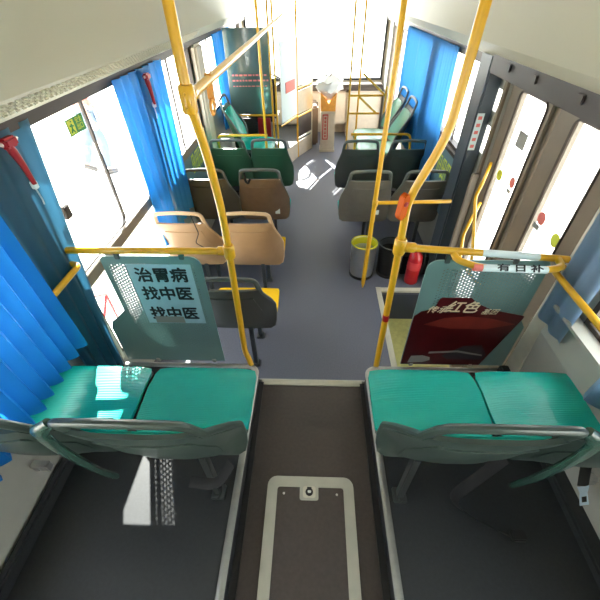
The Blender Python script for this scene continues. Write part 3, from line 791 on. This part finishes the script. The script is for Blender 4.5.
# ---------------------------------------------------------------- floor hatch
fh = thing('floor_hatch', 'pale metal framed floor hatch with a recessed latch in the rear aisle', 'hatch', (0, .46, .25))
b = B(); out = rrect(-.213, .213, -.28, .275, .045); inn = rrect(-.163, .163, -.28+.05, .225, .012)
n = len(out)
ov0 = [b.verts.new((x, y, 0)) for x, y in out]; ov1 = [b.verts.new((x, y, .010)) for x, y in out]
iv1 = [b.verts.new((x, y, .010)) for x, y in inn]; iv0 = [b.verts.new((x, y, 0)) for x, y in inn]
for i in range(n):
    j = (i+1) % n
    b.faces.new((ov0[i], ov0[j], ov1[j], ov1[i])); b.faces.new((ov1[i], ov1[j], iv1[j], iv1[i])); b.faces.new((iv1[i], iv1[j], iv0[j], iv0[i]))
prism(b, rrect(-.052, .040, .165, .24, .012), .001, .0105, 'z')
obj('frame', b, M['alu2'] if 'alu2' in M else mat('dull pale metal', (176, 174, 160), .5, .2, noise=.07, nscale=12), fh)
obj('inset_mat', bbox(-.163, .163, -.23, .225, .0005, .005), M['aisle'], fh)
b = B(); prism(b, rrect(-.036, .026, .175, .228, .012), .0106, .0125, 'z'); obj('latch_plate', b, M['cream'], fh)
b = B(); lathe(b, [(0, .0032), (.017, .003), (.019, 0)], 20, c=(-.005, .202, .0126)); box(b, -.016, .006, .216, .224, .0126, .0155); obj('latch_ring', b, M['black'], fh)
b = B(); prism(b, rrect(-.013, .004, .196, .208, .005), .016, .0175, 'z'); obj('latch_slot', b, M['steel'], fh)
for x in (-.13, .13):
    b = B(); lathe(b, [(0, .004), (.005, .003), (.006, 0)], 10, c=(x, .195, .005)); obj('screw', b, M['steel'], fh)

# ---------------------------------------------------------------- curtains
def curtain(label, s, xc, y0, y1, z0, z1, m, pleats, amp, topspan=None, group='window curtains', zig=1, uneven=0, sway=0):
    n = pleats*8; t0, t1 = topspan or (y0, y1)
    rows = []; rnd = random.Random(int(y0*100)+pleats)
    ph = [rnd.uniform(.7, 1.25) for _ in range(pleats+1)]
    for j in range(15):
        t = j/14; row = []
        a = y0+(t0-y0)*t**1.3; c_ = y1+(t1-y1)*t**1.3
        for i in range(n+1):
            u = i/n; k = u*pleats; wv = math.asin(math.sin(2*PI*k)*.985)/(PI/2)*zig+(1-zig)*math.sin(2*PI*k)
            w2 = math.cos(2*PI*k)*.35
            am = amp*ph[min(int(k), pleats-1)]*(1-.35*t)
            z = z0+(z1-z0)*t+(uneven*math.sin(u*9+1)*(1-t))
            row.append((s*(xc+sway*(t-.5))+s*am*wv, a+(c_-a)*u+w2*am*.6, z))
        rows.append(row)
    b = B(); grid(b, rows)
    bmesh.ops.solidify(b, geom=b.faces[:], thickness=.0015)
    o = obj('curtain', b, m, smooth=True); tag(o, label, 'curtain', group); return o
curtain('bright blue pleated curtain nearest on the left, hanging beside the green seat', -1, 1.060, .26, 1.05, .905, 1.76, M['blue'], 12, .036, (.26, 1.03))
curtain('dark teal curtain wrapped at the pillar with the near red hammer', -1, 1.150, 1.08, 1.31, .42, 1.74, M['blue_b'], 4, .010, (1.02, 1.50), zig=.5)
curtain('blue curtain hanging at the second left pillar beside the tan seats', -1, 1.125, 2.26, 2.97, .62, 1.74, M['blue'], 7, .026, (2.22, 3.02), zig=.4)
curtain('blue curtain on the left by the sideways green seat', -1, 1.12, 4.78, 5.15, .75, 1.74, M['blue'], 4, .024, (4.7, 5.2), zig=.4)
curtain('narrow blue curtain on the left next to the smoked partition', -1, 1.12, 5.40, 5.62, .85, 1.74, M['blue'], 3, .02, zig=.4)
curtain('long blue finely pleated curtain on the right behind the black seats', 1, 1.13, 3.42, 5.40, .60, 1.74, M['blue_r'], 28, .020, (3.42, 5.40), zig=.5)
curtain('slate blue curtain strip at the right pillar beside the near door leaf', 1, 1.125, 1.10, 1.30, .88, 1.74, M['blue_c'], 2, .010, (1.08, 1.30), zig=.2)
curtain('blue curtain nearest on the right above the wall seat', 1, 1.10, .20, .84, .88, 1.74, M['blue_c'], 6, .022, (.2, .80), zig=.5)

# ---------------------------------------------------------------- emergency hammers
def hammer(label, loc):
    t = thing('emergency_hammer', label, 'hammer', loc, 0, 'emergency hammers on the left pillars')
    b = B(); tube(b, [(0, -.02, .08), (0, -.012, .05), (0, 0, 0), (0, .008, -.08)], [.014, .016, .012, .009], 10); box(b, -.014, .02, -.045, .02, .065, .10, .008); obj('handle', b, M['redplastic'], t, smooth=True)
    b = B(); tube(b, [(0, -.055, .083), (0, -.045, .083), (0, .03, .083), (0, .042, .083)], [.003, .009, .009, .003], 8); obj('head', b, M['steel'], t, smooth=True)
    b = B(); box(b, -.016, .006, .0, .02, -.10, -.07, .003); obj('holder', b, M['white'], t)
    b = B(); tube(b, [(-.01, .012, -.10), (-.012, .02, -.15), (-.01, .014, -.17)], .003, 6); obj('cord', b, M['steel'], t, smooth=True)
    return t
hammer('red emergency hammer on the teal curtain, near left pillar', (-1.095, 1.29, 1.635))
hammer('red emergency hammer above the second left curtain', (-1.075, 2.60, 1.62))
# hanging strap on the overhead rail
hs = thing('hanging_strap', 'tan hanging strap on the left overhead yellow rail', 'strap', (-.394, 1.50, 1.850))
b = B(); box(b, -.012, .012, -.004, .004, -.05, .036, .002); obj('strap', b, M['amber'], hs)
b = B(); tube(b, [(.0, .026*math.cos(a*PI/10), -.075+.026*math.sin(a*PI/10)) for a in range(20)], .006, 8, closed=True); obj('ring', b, M['amber'], hs, smooth=True)

# ---------------------------------------------------------------- outside: pedestrian and barrier
def skinned(name, verts, edges, rad, m, parent, root=0):
    me = bpy.data.meshes.new(name); me.from_pydata(verts, edges, []); me.materials.append(m)
    o = bpy.data.objects.new(name, me); COL.objects.link(o); o.parent = parent
    md = o.modifiers.new('Skin', 'SKIN'); md.use_smooth_shade = True
    for i, r in enumerate(rad): me.skin_vertices[0].data[i].radius = (r, r) if not isinstance(r, tuple) else r
    me.skin_vertices[0].data[root].use_root = True
    o.modifiers.new('Sub', 'SUBSURF').levels = 2; o.modifiers['Sub'].render_levels = 2
    return o
pn = thing('person', 'person in a coral top and pale jeans walking on the pavement outside the left window', 'person', (-3.60, 5.95, -.25), math.radians(-60))
V = [(0, 0, .95), (0, 0, 1.12), (0, .01, 1.32), (0, .01, 1.44), (0, .02, 1.52), (0, .03, 1.62), (0, .02, 1.70),
     (.095, 0, .90), (.12, .12, .50), (.12, .05, .08), (-.095, 0, .90), (-.12, -.10, .50), (-.12, -.26, .12),
     (.18, .01, 1.40), (.24, -.06, 1.14), (.25, .05, .90), (-.18, .01, 1.40), (-.24, .05, 1.14), (-.25, .16, .92)]
E_ = [(0, 1), (1, 2), (2, 3), (3, 4), (4, 5), (5, 6), (0, 7), (7, 8), (8, 9), (0, 10), (10, 11), (11, 12), (3, 13), (13, 14), (14, 15), (3, 16), (16, 17), (17, 18)]
R__ = [.12, .11, .13, .09, .052, .085, .075, .082, .055, .038, .082, .055, .038, .055, .04, .028, .055, .04, .028]
body = skinned('body', V, E_, R__, M['skin'], pn)
skinned('shirt', [V[0], V[1], V[2], V[3], V[13], (.215, -.03, 1.25), V[16], (-.215, .03, 1.25)], [(0, 1), (1, 2), (2, 3), (3, 4), (4, 5), (3, 6), (6, 7)], [.14, .13, .15, .10, .07, .058, .07, .058], M['shirt'], pn)
skinned('jeans', [(0, 0, .97), V[7], V[8], (.12, .05, .10), V[10], V[11], (-.12, -.25, .14)], [(0, 1), (1, 2), (2, 3), (0, 4), (4, 5), (5, 6)], [.135, .10, .075, .062, .10, .075, .062], M['denim'], pn)
for (x, y, z), a in (((.12, .04, .0), 0), ((-.12, -.28, .06), -.5)):
    b = B(); box(b, -.045, .045, -.09, .17, 0, .08, .03)
    for v in b.verts: v.co = Matrix.Rotation(a, 3, 'X') @ v.co + Vector((x, y, z))
    obj('shoe', b, M['shoe'], pn, smooth=True)
b = B(); bmesh.ops.create_uvsphere(b, u_segments=16, v_segments=12, radius=.105)
for v in b.verts: v.co = Vector((v.co.x*.9, v.co.y, v.co.z*1.05))+Vector((0, .0, 1.70))
bmesh.ops.delete(b, geom=[v for v in b.verts if v.co.y > .045 and v.co.z < 1.72], context='VERTS'); obj('hair', b, M['hair'], pn, smooth=True)
b = B(); tube(b, [(0, .11, 1.66), (0, .135, 1.635), (0, .11, 1.625)], .012, 8); obj('nose', b, M['skin'], pn, smooth=True)
for sx_ in (-1, 1):
    b = B(); lathe(b, [(0, .008), (.009, 0), (0, -.008)], 10, c=(sx_*.032, .108, 1.665)); obj('eye', b, M['ink'], pn)
    # hand: palm with four curled fingers and a thumb
    hx, hy, hz = (.25, .055, .88) if sx_ > 0 else (-.25, .17, .90)
    vs = [(hx, hy, hz), (hx, hy+.008, hz-.06), (hx, hy+.012, hz-.085)]; ed = [(0, 1), (1, 2)]; rr = [.024, .030, .026]
    for k_ in range(4):
        i0 = len(vs); oy = -.027+k_*.018; ln = [.032, .038, .036, .028][k_]
        vs += [(hx, hy+.012+oy, hz-.10), (hx-sx_*.006, hy+.014+oy, hz-.10-ln), (hx-sx_*.022, hy+.014+oy, hz-.10-ln*1.7)]
        ed += [(2, i0), (i0, i0+1), (i0+1, i0+2)]; rr += [.010, .0088, .0078]
    i0 = len(vs); vs += [(hx-sx_*.012, hy+.035, hz-.045), (hx-sx_*.02, hy+.050, hz-.075)]; ed += [(1, i0), (i0, i0+1)]; rr += [.012, .009]
    skinned('hand', vs, ed, rr, M['skin'], pn)
b = B(); tube(b, [(-.028, .112, 1.60), (0, .12, 1.597), (.028, .112, 1.60)], .005, 6); obj('mouth', b, M['pink'], pn, smooth=True)
ba = thing('street_barrier', 'red tubular street barrier outside, low beyond the left window', 'barrier', (-1.75, 1.95, -.43))
for nm, p, q in (('rail', (0, -.3, 1.0), (0, .25, .62)), ('rail', (0, .25, .62), (.0, -.1, .30)), ('post', (0, -.3, 0), (0, -.3, 1.0)), ('post', (0, .25, 0), (0, .25, .62))):
    b = B(); tube(b, [p, q], .012, 8); obj(nm, b, M['red'], ba, smooth=True)

# ---------------------------------------------------------------- light, world, camera
w_ = bpy.data.worlds.new('World'); sc.world = w_; w_.use_nodes = True
bg = w_.node_tree.nodes['Background']; bg.inputs['Color'].default_value = (.97, .985, 1, 1); bg.inputs['Strength'].default_value = 8.5
sun = bpy.data.lights.new('Sun', 'SUN'); sun.energy = 55; sun.angle = math.radians(.6); sun.color = (1, .96, .88)
so = bpy.data.objects.new('Sun', sun); COL.objects.link(so)
so.rotation_euler = Vector((.272, -.736, -.514)).to_track_quat('-Z', 'Y').to_euler(); so.location = (-2, 8, 6)

cam = bpy.data.cameras.new('Camera'); cam.sensor_width = 36; cam.lens = 352/600*36; cam.clip_start = .02; cam.clip_end = 300
co = bpy.data.objects.new('Camera', cam); COL.objects.link(co); sc.camera = co
f_ = 352.
Yc = Vector((16, -315, f_)).normalized(); Dc = Vector((8, 395, f_)); Dc = (Dc-Yc*Dc.dot(Yc)).normalized(); Zc = -Dc; Xc = Yc.cross(Zc)
Rm = Matrix(((Xc[0], -Xc[1], -Xc[2]), (Yc[0], -Yc[1], -Yc[2]), (Zc[0], -Zc[1], -Zc[2])))
co.matrix_world = Matrix.Translation((0, 0, 2.12)) @ Rm.to_4x4()

vs_ = sc.view_settings; vs_.view_transform = 'Standard'; vs_.look = 'None'; vs_.gamma = 1; vs_.use_curve_mapping = False; vs_.exposure = 0
sc.cycles.max_bounces = 10; sc.cycles.diffuse_bounces = 6; sc.cycles.transparent_max_bounces = 24
sc.cycles.use_denoising = True; sc.cycles.sample_clamp_indirect = 8
